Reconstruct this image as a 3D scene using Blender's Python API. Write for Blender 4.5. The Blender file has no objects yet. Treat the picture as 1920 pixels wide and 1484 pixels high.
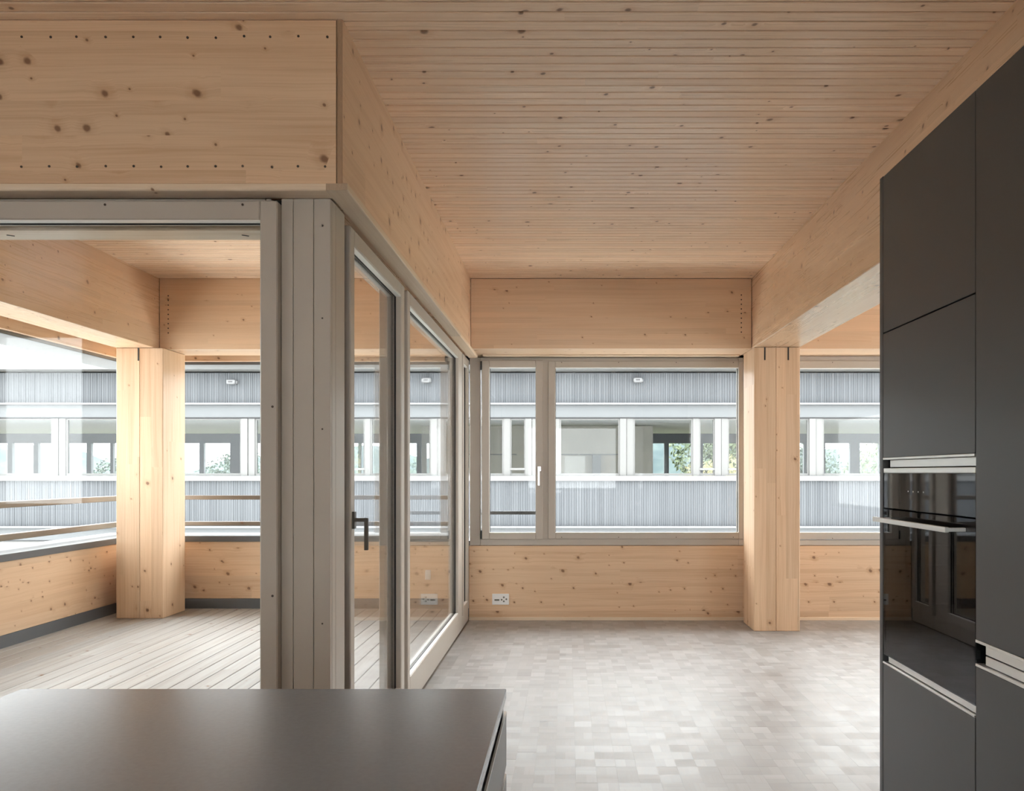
import bpy, bmesh, math, random
from mathutils import Vector
random.seed(7)
sc = bpy.context.scene
COL = sc.collection

# ------------------------------------------------------------------ camera, sky, exposure
F, VX, VY, EYE = 1550.0, 1063.0, 887.0, 1.205      # focal length (px), vanishing point (px), eye height (m)
cam_d = bpy.data.cameras.new('camera')
cam = bpy.data.objects.new('camera', cam_d); COL.objects.link(cam)
cam.location = (0, 0, EYE); cam.rotation_euler = (math.pi / 2, 0, 0)
cam_d.sensor_fit = 'HORIZONTAL'; cam_d.sensor_width = 36.0; cam_d.lens = 36.0 * F / 1920
cam_d.shift_x = -(VX - 960) / 1920; cam_d.shift_y = (VY - 742) / 1920
cam_d.clip_start = 0.02; cam_d.clip_end = 3000
sc.camera = cam

world = bpy.data.worlds.new('overcast_sky'); sc.world = world; world.use_nodes = True
bg = world.node_tree.nodes['Background']
bg.inputs[0].default_value = (0.95, 0.98, 1.0, 1); bg.inputs[1].default_value = 1.0

sc.view_settings.view_transform = 'Standard'; sc.view_settings.look = 'None'
sc.view_settings.gamma = 1.0; sc.view_settings.use_curve_mapping = False
sc.view_settings.exposure = 3.52
sc.cycles.max_bounces = 14; sc.cycles.diffuse_bounces = 8; sc.cycles.glossy_bounces = 5
sc.cycles.transparent_max_bounces = 24; sc.cycles.transmission_bounces = 6
sc.cycles.use_denoising = True
sc.cycles.sample_clamp_indirect = 8.0
sc.cycles.caustics_reflective = False; sc.cycles.caustics_refractive = False

# ------------------------------------------------------------------ node helpers
class NT:
    def __init__(s, name):
        s.m = bpy.data.materials.new(name); s.m.use_nodes = True
        s.t = s.m.node_tree; s.n = s.t.nodes; s.n.clear()
        s.out = s.n.new('ShaderNodeOutputMaterial')
    def node(s, typ, **kw):
        n = s.n.new(typ)
        for k, v in kw.items(): setattr(n, k, v)
        return n
    def put(s, sock, v):
        if hasattr(v, 'is_linked') or isinstance(v, bpy.types.NodeSocket): s.t.links.new(v, sock)
        else: sock.default_value = v
    def math(s, op, a, b=None, c=None, clamp=False):
        n = s.node('ShaderNodeMath', operation=op, use_clamp=clamp); s.put(n.inputs[0], a)
        if b is not None: s.put(n.inputs[1], b)
        if c is not None: s.put(n.inputs[2], c)
        return n.outputs[0]
    def vmath(s, op, a, b=None):
        n = s.node('ShaderNodeVectorMath', operation=op); s.put(n.inputs[0], a)
        if b is not None: s.put(n.inputs[1], b)
        return n.outputs['Value'] if op in ('DOT_PRODUCT', 'LENGTH') else n.outputs[0]
    def xyz(s, x, y, z):
        n = s.node('ShaderNodeCombineXYZ')
        for i, v in enumerate((x, y, z)): s.put(n.inputs[i], v)
        return n.outputs[0]
    def sep(s, v):
        n = s.node('ShaderNodeSeparateXYZ'); s.put(n.inputs[0], v); return n.outputs
    def mix(s, f, a, b, mode='MIX'):
        n = s.node('ShaderNodeMix', data_type='RGBA', blend_type=mode, clamp_factor=True)
        s.put(n.inputs[0], f); s.put(n.inputs[6], a); s.put(n.inputs[7], b); return n.outputs[2]
    def ramp(s, v, lo, hi, a=0.0, b=1.0):
        n = s.node('ShaderNodeMapRange', interpolation_type='SMOOTHSTEP')
        s.put(n.inputs[0], v); n.inputs[1].default_value = lo; n.inputs[2].default_value = hi
        n.inputs[3].default_value = a; n.inputs[4].default_value = b; return n.outputs[0]
    def noise(s, vec, scale=1.0, detail=3.0, rough=0.55):
        n = s.node('ShaderNodeTexNoise'); s.put(n.inputs['Vector'], vec)
        n.inputs['Scale'].default_value = scale; n.inputs['Detail'].default_value = detail
        n.inputs['Roughness'].default_value = rough; return n.outputs[0]
    def white(s, vec):
        n = s.node('ShaderNodeTexWhiteNoise', noise_dimensions='3D'); s.put(n.inputs['Vector'], vec); return n.outputs
    def bsdf(s, color, rough=0.5, spec=0.5, metal=0.0, normal=None):
        p = s.node('ShaderNodeBsdfPrincipled')
        s.put(p.inputs['Base Color'], color); s.put(p.inputs['Roughness'], rough)
        s.put(p.inputs['Specular IOR Level'], spec); s.put(p.inputs['Metallic'], metal)
        if normal is not None: s.t.links.new(normal, p.inputs['Normal'])
        s.t.links.new(p.outputs[0], s.out.inputs[0]); return s.m
    def bump(s, h, strength, dist):
        n = s.node('ShaderNodeBump'); n.inputs['Strength'].default_value = strength
        n.inputs['Distance'].default_value = dist; s.put(n.inputs['Height'], h); return n.outputs[0]

def C(r, g, b): return (r, g, b, 1)

def wood(name, grain='X', up='Z', lam=0.12, seg=2.4, base=(0.655, 0.455, 0.298), dark=(0.525, 0.332, 0.197),
         knots=1.0, ksize=1.0, kscale=8.0, rough=0.42, spec=0.5, tint=0.10, grainy=1.0, world_pos=False):
    """Spruce: lamellas of height `lam` along `up`, grain along `grain`, knots on whichever face is seen."""
    s = NT(name)
    tc = s.node('ShaderNodeTexCoord'); geo = s.node('ShaderNodeNewGeometry'); oi = s.node('ShaderNodeObjectInfo')
    src = geo.outputs['Position'] if world_pos else tc.outputs['Object']
    off = s.math('MULTIPLY', oi.outputs['Random'], 37.0)
    p = s.vmath('ADD', src, s.xyz(off, off, off)) if not world_pos else src
    ax = dict(zip('XYZ', s.sep(p))); nn = dict(zip('XYZ', s.sep(geo.outputs['Normal'])))
    third = [a for a in 'XYZ' if a not in (grain, up)][0]
    u, v, w = ax[grain], ax[up], ax[third]
    isw = s.math('GREATER_THAN', s.math('ABSOLUTE', nn[third]), 0.5)
    isu = s.math('GREATER_THAN', s.math('ABSOLUTE', nn[grain]), 0.7)
    ve = s.math('ADD', s.math('MULTIPLY', v, isw), s.math('MULTIPLY', w, s.math('SUBTRACT', 1.0, isw)))
    row = s.math('FLOOR', s.math('DIVIDE', v, lam))
    r1 = s.white(s.xyz(row, 3.3, 1.7))[0]
    sg = s.math('FLOOR', s.math('DIVIDE', s.math('ADD', u, s.math('MULTIPLY', r1, 9.0)), seg))
    rnd = s.white(s.xyz(row, sg, 5.1))
    r2 = rnd[0]
    # knots
    kv = s.xyz(s.math('ADD', s.math('ADD', u, s.math('MULTIPLY', ve, 0.25)), s.math('MULTIPLY', r2, 0.35)), ve, 0.0)
    jit = s.noise(s.xyz(s.math('MULTIPLY', u, 30.0), s.math('MULTIPLY', ve, 30.0), 0.0), 1.0, 2.0)
    vo = s.node('ShaderNodeTexVoronoi', voronoi_dimensions='2D'); vo.inputs['Scale'].default_value = kscale
    vo.inputs['Randomness'].default_value = 1.0
    s.put(vo.inputs['Vector'], kv)
    kd = s.math('DIVIDE', vo.outputs['Distance'], kscale)
    kd = s.math('MULTIPLY', kd, s.math('ADD', 0.45, s.math('MULTIPLY', jit, 1.1)))
    kc = s.sep(vo.outputs['Color'])
    keep = s.math('GREATER_THAN', kc[0], 1.0 - 0.5 * knots)
    rad = s.math('MULTIPLY', s.math('ADD', 0.0035, s.math('MULTIPLY', s.math('POWER', kc[1], 3.0), 0.011)), keep)
    rad = s.math('MULTIPLY', rad, ksize)
    q = s.math('DIVIDE', kd, s.math('MAXIMUM', rad, 0.0001))
    core = s.ramp(q, 0.45, 1.25, 1.0, 0.0)
    halo = s.ramp(q, 0.8, 3.6, 1.0, 0.0)
    bend = s.math('MULTIPLY', s.ramp(q, 0.5, 6.0, 1.0, 0.0), 0.010)
    gv = s.math('ADD', ve, bend)
    # grain
    wob = s.noise(s.xyz(s.math('MULTIPLY', u, 1.3), s.math('MULTIPLY', ve, 5.0), r2), 1.0, 2.0)
    gv2 = s.math('ADD', gv, s.math('MULTIPLY', wob, 0.035))
    fine = s.noise(s.xyz(s.math('MULTIPLY', u, 2.2), s.math('MULTIPLY', gv2, 170.0), s.math('MULTIPLY', r2, 40.0)), 1.0, 3.0)
    wide = s.noise(s.xyz(s.math('MULTIPLY', u, 0.9), s.math('MULTIPLY', gv2, 26.0), s.math('MULTIPLY', r2, 71.0)), 1.0, 3.0)
    g = s.math('ADD', s.math('MULTIPLY', s.ramp(fine, 0.42, 0.70), 0.40 * grainy), s.math('MULTIPLY', s.ramp(wide, 0.42, 0.68), 0.50 * grainy))
    g = s.math('ADD', g, s.math('MULTIPLY', halo, 0.55), clamp=True)
    col = s.mix(g, C(*base), C(*dark))
    # lamella tint
    val = s.math('ADD', 1.0 - tint, s.math('MULTIPLY', r2, 2 * tint))
    warm = s.math('MULTIPLY', s.math('SUBTRACT', s.sep(rnd[1])[1], 0.5), tint)
    col = s.mix(1.0, col, s.xyz(val, s.math('SUBTRACT', val, s.math('MULTIPLY', warm, 0.5)), s.math('SUBTRACT', val, warm)), 'MULTIPLY')
    col = s.mix(s.math('MULTIPLY', core, 0.90), col, C(0.17, 0.078, 0.034))
    # end grain darker with rings
    ring = s.noise(s.xyz(s.math('MULTIPLY', v, 60.0), s.math('MULTIPLY', w, 160.0), 0.0), 1.0, 2.0)
    endc = s.mix(ring, C(base[0] * .42, base[1] * .38, base[2] * .36), C(base[0] * .60, base[1] * .56, base[2] * .52))
    col = s.mix(isu, col, endc)
    rr = s.math('ADD', rough, s.math('MULTIPLY', g, 0.12))
    return s.bsdf(col, rr, spec, normal=s.bump(fine, 0.05, 0.004))

def paint(name, color, rough=0.5, spec=0.5, metal=0.0, var=0.06, scale=6.0, bump=0.0, bscale=400.0):
    s = NT(name)
    tc = s.node('ShaderNodeTexCoord')
    nz = s.noise(tc.outputs['Object'], scale, 4.0)
    f = s.math('ADD', 1.0 - var, s.math('MULTIPLY', nz, 2 * var))
    col = s.mix(1.0, C(*color), s.xyz(f, f, f), 'MULTIPLY')
    nr = None
    if bump: nr = s.bump(s.noise(tc.outputs['Object'], bscale, 2.0), bump, 0.002)
    return s.bsdf(col, rough, spec, metal, nr)

def glass(name, tint=(0.975, 0.985, 0.98), f0=0.015, boost=0.9):
    s = NT(name)
    lw = s.node('ShaderNodeLayerWeight'); lw.inputs['Blend'].default_value = 0.5
    fr = s.math('ADD', f0, s.math('MULTIPLY', s.math('POWER', lw.outputs['Facing'], 5.0), boost), clamp=True)
    tr = s.node('ShaderNodeBsdfTransparent'); tr.inputs[0].default_value = C(*tint)
    gl = s.node('ShaderNodeBsdfGlossy'); gl.inputs['Roughness'].default_value = 0.0
    gl.inputs[0].default_value = C(1, 1, 1)
    mx = s.node('ShaderNodeMixShader'); s.put(mx.inputs[0], fr)
    s.t.links.new(tr.outputs[0], mx.inputs[1]); s.t.links.new(gl.outputs[0], mx.inputs[2])
    s.t.links.new(mx.outputs[0], s.out.inputs[0]); return s.m

def parquet_mat(cell, origin):
    s = NT('parquet_wood')
    geo = s.node('ShaderNodeNewGeometry')
    p = s.sep(geo.outputs['Position'])
    cx = s.math('DIVIDE', s.math('SUBTRACT', p[0], origin[0]), cell[0])
    cy = s.math('DIVIDE', s.math('SUBTRACT', p[1], origin[1]), cell[1])
    ix, iy = s.math('FLOOR', cx), s.math('FLOOR', cy)
    fx, fy = s.math('SUBTRACT', cx, ix), s.math('SUBTRACT', cy, iy)
    par = s.math('GREATER_THAN', s.math('MODULO', s.math('ADD', s.math('ADD', ix, iy), 1000.0), 2.0), 0.5)
    along = s.math('ADD', s.math('MULTIPLY', fx, par), s.math('MULTIPLY', fy, s.math('SUBTRACT', 1.0, par)))
    cross = s.math('ADD', s.math('MULTIPLY', fy, par), s.math('MULTIPLY', fx, s.math('SUBTRACT', 1.0, par)))
    fing = s.math('FLOOR', s.math('MULTIPLY', cross, 2.0))
    ra = s.white(s.xyz(ix, iy, 0.3))[0]; rb = s.white(s.xyz(ix, iy, s.math('ADD', fing, 2.3)))[0]
    rv = s.math('ADD', s.math('MULTIPLY', ra, 0.6), s.math('MULTIPLY', rb, 0.4))
    gr = s.noise(s.xyz(s.math('MULTIPLY', along, 0.8), s.math('MULTIPLY', cross, 14.0), s.math('MULTIPLY', rb, 50.0)), 1.0, 3.0)
    col = s.mix(rv, C(0.265, 0.252, 0.24), C(0.43, 0.424, 0.418))
    col = s.mix(s.math('MULTIPLY', s.ramp(gr, 0.45, 0.75), 0.35), col, C(0.34, 0.305, 0.275))
    rough = s.math('ADD', 0.37, s.math('MULTIPLY', ra, 0.12))
    return s.bsdf(col, rough, 0.20, normal=s.bump(gr, 0.04, 0.003))

# ------------------------------------------------------------------ materials
M = {}
M['ceil'] = wood('spruce_ceiling_board', 'X', 'Y', lam=3.0, seg=3.0, kscale=9.0, knots=0.42, ksize=1.1, rough=0.27, spec=0.6, tint=0.055,
                 base=(0.84, 0.635, 0.46), dark=(0.72, 0.495, 0.33))
M['beamX'] = wood('spruce_glulam_x', 'X', 'Z', lam=0.042, seg=2.1, kscale=6.5, knots=0.6, rough=0.30, spec=0.6, tint=0.05, grainy=0.6)
M['beamY'] = wood('spruce_glulam_y', 'Y', 'Z', lam=0.042, seg=2.1, kscale=6.5, knots=0.95, ksize=1.25, rough=0.27, spec=0.7, tint=0.05, grainy=0.55)
M['panX'] = wood('spruce_panel_x', 'X', 'Z', lam=0.115, seg=4.0, kscale=9.0, knots=1.15, ksize=1.15, rough=0.42, tint=0.06)
M['panY'] = wood('spruce_panel_y', 'Y', 'Z', lam=0.115, seg=4.0, kscale=9.0, knots=1.15, ksize=1.15, grainy=0.7, rough=0.33, spec=0.6, tint=0.06)
M['colZ'] = wood('spruce_column', 'Z', 'X', lam=0.088, seg=1.4, kscale=6.0, knots=0.7, ksize=1.0, rough=0.45, tint=0.08)
M['trimX'] = wood('spruce_trim_x', 'X', 'Z', lam=3.0, seg=4.0, kscale=4.0, knots=0.4, rough=0.35, base=(0.76, 0.61, 0.46), dark=(0.66, 0.50, 0.35))
M['trimY'] = wood('spruce_trim_y', 'Y', 'Z', lam=3.0, seg=4.0, kscale=4.0, knots=0.5, rough=0.35, base=(0.76, 0.61, 0.46), dark=(0.66, 0.50, 0.35))
M['deck'] = wood('larch_deck_board', 'Y', 'X', lam=3.0, seg=5.0, kscale=5.0, knots=0.6, rough=0.5, spec=0.2, tint=0.07, base=(0.35, 0.336, 0.315), dark=(0.29, 0.266, 0.238))
M['rail'] = wood('larch_rail', 'Y', 'Z', lam=3.0, seg=5.0, kscale=4.0, knots=0.4, rough=0.4, base=(0.21, 0.165, 0.12), dark=(0.16, 0.12, 0.08))
M['railX'] = wood('larch_rail_x', 'X', 'Z', lam=3.0, seg=5.0, kscale=4.0, knots=0.4, rough=0.4, base=(0.20, 0.165, 0.13), dark=(0.15, 0.12, 0.09))
M['frame'] = paint('taupe_painted_timber', (0.42, 0.375, 0.325), 0.42, 0.5, var=0.04, scale=3.0)
M['jointdark'] = paint('dark_joint', (0.02, 0.017, 0.014), 0.8, 0.2)
M['gasket'] = paint('black_rubber', (0.012, 0.012, 0.013), 0.6, 0.3)
M['gapbrown'] = paint('dark_brown_gap_shade', (.035, .026, .019), .7, .3)  # recess shade put into a dark brown colour
M['bead'] = paint('pale_glazing_bead', (0.78, 0.77, 0.75), 0.30, 0.5)
M['glass'] = glass('window_glass')
M['farglass'] = glass('far_window_glass', (0.93, 0.95, 0.96), 0.012, 0.9)
M['steel'] = paint('dark_steel', (0.03, 0.028, 0.026), 0.45, 0.5, 0.4)
M['screw'] = paint('dull_screw', (0.055, 0.04, 0.03), 0.5, 0.5, 0.3)
M['handle'] = paint('bronze_dark_metal', (0.085, 0.075, 0.062), 0.32, 0.5, 0.85)
M['chrome'] = paint('satin_steel', (0.62, 0.61, 0.585), 0.26, 0.5, 1.0, var=0.03)
M['alu'] = paint('brushed_aluminium', (0.66, 0.655, 0.63), 0.36, 0.5, 0.75, var=0.03)
M['cab'] = paint('graphite_laminate', (0.052, 0.053, 0.054), 0.42, 0.45, var=0.05, scale=2.0)
M['carc'] = paint('black_carcass', (0.012, 0.012, 0.012), 0.6, 0.3)
M['count'] = paint('dark_stone_worktop', (0.150, 0.162, 0.178), 0.26, 0.38, var=0.10, scale=160.0, bump=0.02)
M['drawer'] = paint('grey_drawer_front', (0.085, 0.082, 0.080), 0.40, 0.45, var=0.04)
M['blackglass'] = paint('black_gloss_panel', (0.006, 0.006, 0.007), 0.03, 0.6, var=0.0)
M['ovenglass'] = glass('tinted_oven_glass', (0.42, 0.43, 0.45), 0.03, 0.6)
M['cavity'] = paint('oven_enamel', (0.055, 0.056, 0.06), 0.35, 0.5)
M['socket'] = paint('white_plastic', (0.74, 0.735, 0.725), 0.35, 0.5, var=0.02)
M['sockdark'] = paint('socket_hole', (0.16, 0.155, 0.13), 0.5, 0.4)
M['wallw'] = paint('white_plaster', (0.80, 0.78, 0.75), 0.8, 0.3)
M['coping'] = paint('grey_metal_coping', (0.105, 0.108, 0.111), 0.5, 0.3, 0.0)
M['darkbase'] = paint('anthracite_base_strip', (0.085, 0.092, 0.10), 0.5, 0.5)
M['soffit'] = paint('grey_weathered_soffit', (0.17, 0.175, 0.18), 0.6, 0.4, var=0.15, scale=9.0)
M['roofdark'] = paint('roof_felt', (0.12, 0.12, 0.12), 0.8)
M['slab'] = paint('screed', (0.35, 0.30, 0.26), 0.8)

# ------------------------------------------------------------------ mesh helpers
def box_geo(b):
    x0, x1, y0, y1, z0, z1 = b
    v = [(x0, y0, z0), (x1, y0, z0), (x1, y1, z0), (x0, y1, z0), (x0, y0, z1), (x1, y0, z1), (x1, y1, z1), (x0, y1, z1)]
    f = [(0, 3, 2, 1), (4, 5, 6, 7), (0, 1, 5, 4), (1, 2, 6, 5), (2, 3, 7, 6), (3, 0, 4, 7)]
    return v, f

def mesh_from(name, verts, faces, mat):
    me = bpy.data.meshes.new(name); me.from_pydata(verts, [], faces); me.update()
    if mat: me.materials.append(mat)
    return me

def wloc(o):
    l = Vector(o.location)
    while o.parent: o = o.parent; l += o.location
    return l

def link(name, me, origin, parent=None):
    o = bpy.data.objects.new(name, me); COL.objects.link(o)
    o.location = Vector(origin) - (wloc(parent) if parent else Vector((0, 0, 0)))
    if parent: o.parent = parent
    return o

def tag(o, label, cat, group=None, kind=None):
    if label: o['label'] = label
    if cat: o['category'] = cat
    if group: o['group'] = group
    if kind: o['kind'] = kind
    return o

def thing(name, loc, label, cat, group=None, kind=None):
    o = bpy.data.objects.new(name, None); COL.objects.link(o); o.location = loc
    o.empty_display_size = 0.1
    return tag(o, label, cat, group, kind)

def boxes(name, bl, mat, parent=None, bevel=0.0):
    """one mesh object out of one or several boxes that form one piece; origin at base centre"""
    if not isinstance(bl[0], (tuple, list)): bl = [bl]
    x0 = min(b[0] for b in bl); x1 = max(b[1] for b in bl); y0 = min(b[2] for b in bl); y1 = max(b[3] for b in bl); z0 = min(b[4] for b in bl)
    org = Vector(((x0 + x1) / 2, (y0 + y1) / 2, z0))
    V, Fc = [], []
    for b in bl:
        v, f = box_geo(b); n = len(V)
        V += [tuple(Vector(p) - org) for p in v]; Fc += [tuple(i + n for i in q) for q in f]
    me = mesh_from(name, V, Fc, mat)
    if bevel:
        bm = bmesh.new(); bm.from_mesh(me)
        bmesh.ops.bevel(bm, geom=list(bm.edges), offset=bevel, segments=1, affect='EDGES', profile=0.5)
        bm.to_mesh(me); bm.free()
    return link(name, me, org, parent)

def frame_bars(axis, a0, a1, z0, z1, d0, d1, wl, wr, wb, wt):
    """four bars of a rectangular frame. axis 'X': spans X, depth Y; axis 'Y': spans Y, depth X"""
    r = [(a0, a0 + wl, z0, z1), (a1 - wr, a1, z0, z1), (a0 + wl, a1 - wr, z0, z0 + wb), (a0 + wl, a1 - wr, z1 - wt, z1)]
    return [(p, q, d0, d1, s, t) if axis == 'X' else (d0, d1, p, q, s, t) for p, q, s, t in r]

def frame(name, axis, a0, a1, z0, z1, d0, d1, w, mat, parent, bevel=0.003):
    if not isinstance(w, tuple): w = (w, w, w, w)
    return boxes(name, frame_bars(axis, a0, a1, z0, z1, min(d0, d1), max(d0, d1), *w), mat, parent, bevel)

def pane(name, axis, a0, a1, z0, z1, d, mat, parent, t=0.006):
    b = (a0, a1, d - t / 2, d + t / 2, z0, z1) if axis == 'X' else (d - t / 2, d + t / 2, a0, a1, z0, z1)
    return boxes(name, b, mat, parent)

def cyl_geo(r, h, n=12, axis='Y'):
    V, Fc = [], []
    for k in range(2):
        for i in range(n):
            a = 2 * math.pi * i / n; c, s_ = r * math.cos(a), r * math.sin(a); d = (k - 0.5) * h
            V.append({'X': (d, c, s_), 'Y': (c, d, s_), 'Z': (c, s_, d)}[axis])
    for i in range(n):
        j = (i + 1) % n; Fc.append((i, j, n + j, n + i))
    Fc += [tuple(range(n - 1, -1, -1)), tuple(range(n, 2 * n))]
    return V, Fc

def disc(name, p, r, h, mat, parent, axis='Y', n=12):
    V, Fc = cyl_geo(r, h, n, axis)
    return link(name, mesh_from(name, V, Fc, mat), p, parent)

SCREW = {}
def screw(p, parent, axis='Y', r=0.0036):
    key = (axis, r)
    if key not in SCREW: SCREW[key] = mesh_from('screw', *cyl_geo(r, 0.003, 8, axis), M['screw'])
    return link('screw', SCREW[key], p, parent)

def PX(px, Y): return (px - VX) * Y / F
def PZ(py, Y): return EYE - (py - VY) * Y / F

# ------------------------------------------------------------------ key planes
CEIL = 2.70
XL, XBEAM = -0.80, -0.74            # side glazing plane, face of the side beam
YF = 2.725                          # front face of the beam that faces the camera
YW = 6.75                           # far wall
YB = 6.354                          # face of far beam
XR0, XR1 = 1.4226, 1.771            # right beam and column
BB = 2.161                          # underside of the beams
DECK = 0.097
XLEFT, XRIGHT, YREAR = -5.6, 4.6, -2.2

# ------------------------------------------------------------------ floor
fl = thing('floor', (0, 0, 0), 'pale whitish mosaic parquet floor of small square wood blocks', 'floor', kind='structure')
boxes('subfloor', [(XL - .05, XRIGHT, YREAR, YW + .3, -0.25, -0.013), (XLEFT, XL - .05, YREAR, 2.84, -0.25, -0.013)], M['slab'], fl)
CX, CY = 0.083, 0.0885
OX, OY = XL + .005, YW - 80 * CY
M['parq'] = parquet_mat((CX, CY), (OX, OY))
cells = []
for iy in range(-25, 80):
    for ix in range(-6, int((XRIGHT - OX) / CX) + 1):
        x, y = OX + ix * CX, OY + iy * CY
        if x < XL and y > 2.6: continue
        if y < 1.0: continue
        cells.append((x, y))
def seen(x, y):
    if y + CY < 2.9: return False
    px, py = VX + F * (x + CX / 2) / (y + CY / 2), VY + F * EYE / (y + CY / 2)
    if not (948 < px < 1650 or (px > 800 and py < 1292)) or py > 1495 or px < 800 or px > 1652: return False
    return not (x > 1.0 and y < 2.7)
vis = sorted([c for c in cells if seen(*c)], key=lambda c: c[1])[:300]
vset = set(vis)
BLK = []
for h in (0.0, -0.00012, -0.00024):
    v, f = box_geo((0.00008, CX - 0.00008, 0.00008, CY - 0.00008, -0.012, h))
    BLK.append(mesh_from('parquet_block', v, f, M['parq']))
for c in vis: link('parquet_block', random.choice(BLK), (c[0], c[1], 0), fl)
V, Fc = [], []
for c in cells:
    if c in vset: continue
    h = random.choice((0.0, -0.00012, -0.00024))
    v, f = box_geo((c[0] + .00008, c[0] + CX - .00008, c[1] + .00008, c[1] + CY - .00008, -0.012, h))
    n = len(V); V += v; Fc += [tuple(i + n for i in q) for q in f if q != (0, 3, 2, 1)]
o = link('parquet_field', mesh_from('parquet_field', V, Fc, M['parq']), (0, 0, 0), fl); o['kind'] = 'stuff'
boxes('parquet_underlay', [(OX - 6 * CX, XRIGHT, YREAR, 0.98, -0.012, -0.0005), (XLEFT, OX - 6 * CX, YREAR, 2.80, -0.012, -0.0005)], M['parq'], fl)

# ------------------------------------------------------------------ ceiling boards
PITCH = 0.0565
ce = thing('ceiling', (0, 0, CEIL), 'narrow spruce board ceiling with dark joints above the living room', 'ceiling', kind='structure')
boxes('ceiling_deck', [(XLEFT, XRIGHT, YREAR, YF, CEIL + .016, CEIL + .05), (XBEAM - .3, XRIGHT, YF, YW + .3, CEIL + .016, CEIL + .05)], M['jointdark'], ce)
def board_mesh(L):
    w = PITCH - 0.0045; c = 0.0030
    prof = [(0, 0.016), (0, c), (c, 0), (w - c, 0), (w, c), (w, 0.016)]
    V = [(-L / 2, y, z) for y, z in prof] + [(L / 2, y, z) for y, z in prof]
    n = len(prof)
    Fc = [(i, i + n, (i + 1) % n + n, (i + 1) % n) for i in range(n)] + [tuple(range(n)), tuple(range(2 * n - 1, n - 1, -1))]
    return mesh_from('board', V, Fc, M['ceil'])
LM = board_mesh(XR0 - XBEAM - 0.0006); LL = board_mesh(XR0 - XLEFT - 0.0006)
y = 2.628 - 8 * PITCH
while y < YB - 0.03:
    if y + PITCH > YF + .02: link('board', LM, ((XR0 + XBEAM) / 2, y, CEIL), ce)
    else: link('board', LL, ((XR0 + XLEFT) / 2, y, CEIL), ce)
    y += PITCH
boxes('ceiling_boarding', [(XLEFT, XR0 - .01, YREAR, 2.628 - 8 * PITCH - .004, CEIL, CEIL + .016)], M['ceil'], ce)
boxes('ceiling_boarding', [(XR1, XRIGHT, YREAR, YB, CEIL, CEIL + .016)], M['ceil'], ce)

cl = thing('ceiling_loggia', (-2, 4.6, CEIL), 'spruce board ceiling over the open loggia', 'ceiling', kind='structure')
boxes('ceiling_deck', (-3.45, -1.0, 3.0, YB, CEIL + .016, CEIL + .05), M['jointdark'], cl)
LG = board_mesh(3.135 - 1.0 - .0006)
y = 3.02
while y < YB - .03:
    link('board', LG, ((-3.135 - 1.0) / 2, y, CEIL), cl); y += PITCH

rf = boxes('roof', [(-3.95, XRIGHT + .3, YREAR - .3, 7.15, CEIL + .05, CEIL + .35), (XLEFT - .3, -3.95, YREAR - .3, 2.9, CEIL + .05, CEIL + .35)], M['roofdark'])
tag(rf, 'flat roof slab above the timber ceilings', 'roof', kind='structure')
re_ = boxes('roof_overhang', [(-5.15, XRIGHT + 1.5, YREAR - 1.5, 8.35, 3.62, 3.80)], M['roofdark']); tag(re_, 'projecting flat roof edge above the upper cladding', 'roof', kind='structure')
uw = boxes('wall_upper', [(-3.90, XRIGHT + .3, 7.05, 7.12, 3.06, 3.62), (-3.92, -3.85, YREAR - .3, 7.05, 3.06, 3.62)], M['soffit']); tag(uw, 'grey cladding band between the eaves and the roof edge', 'wall', kind='structure')
so = boxes('trim_soffit', [(-3.95, -3.60, 2.9, 7.15, 2.10, 2.13), (-3.60, XRIGHT + .3, 6.83, 7.15, 2.10, 2.13),
                           (-3.95, -3.93, 2.9, 7.15, 2.13, 2.75), (-3.93, XRIGHT + .3, 7.13, 7.15, 2.13, 2.75)], M['soffit'])
tag(so, 'grey weathered eaves board outside above the loggia opening', 'soffit', kind='structure')

# ------------------------------------------------------------------ beams
bm1 = thing('timber_beam', (-2.6, 2.86, BB), 'wide knotty spruce beam above the large loggia window, facing the kitchen', 'beam', kind='structure')
boxes('beam_panel', (XLEFT, -0.7595, YF, 3.00, 2.158, CEIL - .0015), M['panX'], bm1, 0.002)
for i in range(24):
    x = PX(42 + 51.8 * (i % 12), YF)
    zz = 2.642 if i < 12 else 2.214
    screw((x + random.uniform(-.004, .004), YF, zz + random.uniform(-.003, .003)), bm1, r=.0042)
bm2 = thing('timber_beam', (-.87, 4.5, BB), 'spruce beam running over the glazed side door towards the far wall', 'beam', kind='structure')
boxes('beam_core', (-1.0, -0.759, 3.002, YW, 2.158, CEIL + .012), M['beamY'], bm2, 0.002)
boxes('beam_panel', (-0.758, XBEAM, YF, YB, 2.158, CEIL + .012), M['panY'], bm2, 0.0015)
bm3 = thing('timber_beam', ((XBEAM + XR0) / 2, 6.55, BB), 'spruce beam over the wide casement window on the far wall', 'beam', kind='structure')
boxes('beam_core', (XBEAM + .001, XR0 - .004, YB, YW + .12, BB, CEIL - .0012), M['beamX'], bm3, 0.002)
for i in range(9): screw((PX(1390, YB), YB, PZ(553.5 + i * 8.7, YB)), bm3, r=.0055)
bm4 = thing('timber_beam', (1.6, 3.4, BB), 'long spruce beam running over the dark kitchen cabinets to the column', 'beam', kind='structure')
boxes('beam_core', (XR0, XR1, YREAR, YW - .02, BB, CEIL + .012), M['beamY'], bm4, 0.003)
bm5 = thing('timber_beam', (3.2, 6.55, BB), 'spruce beam over the far window behind the kitchen cabinets', 'beam', kind='structure')
boxes('beam_core', (XR1 + .002, XRIGHT, YB + .01, YW + .12, BB, CEIL + .012), M['beamX'], bm5, 0.002)
bm6 = thing('timber_beam', (-3.28, 4.6, BB), 'spruce edge beam along the open outer side of the loggia', 'beam', kind='structure')
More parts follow.
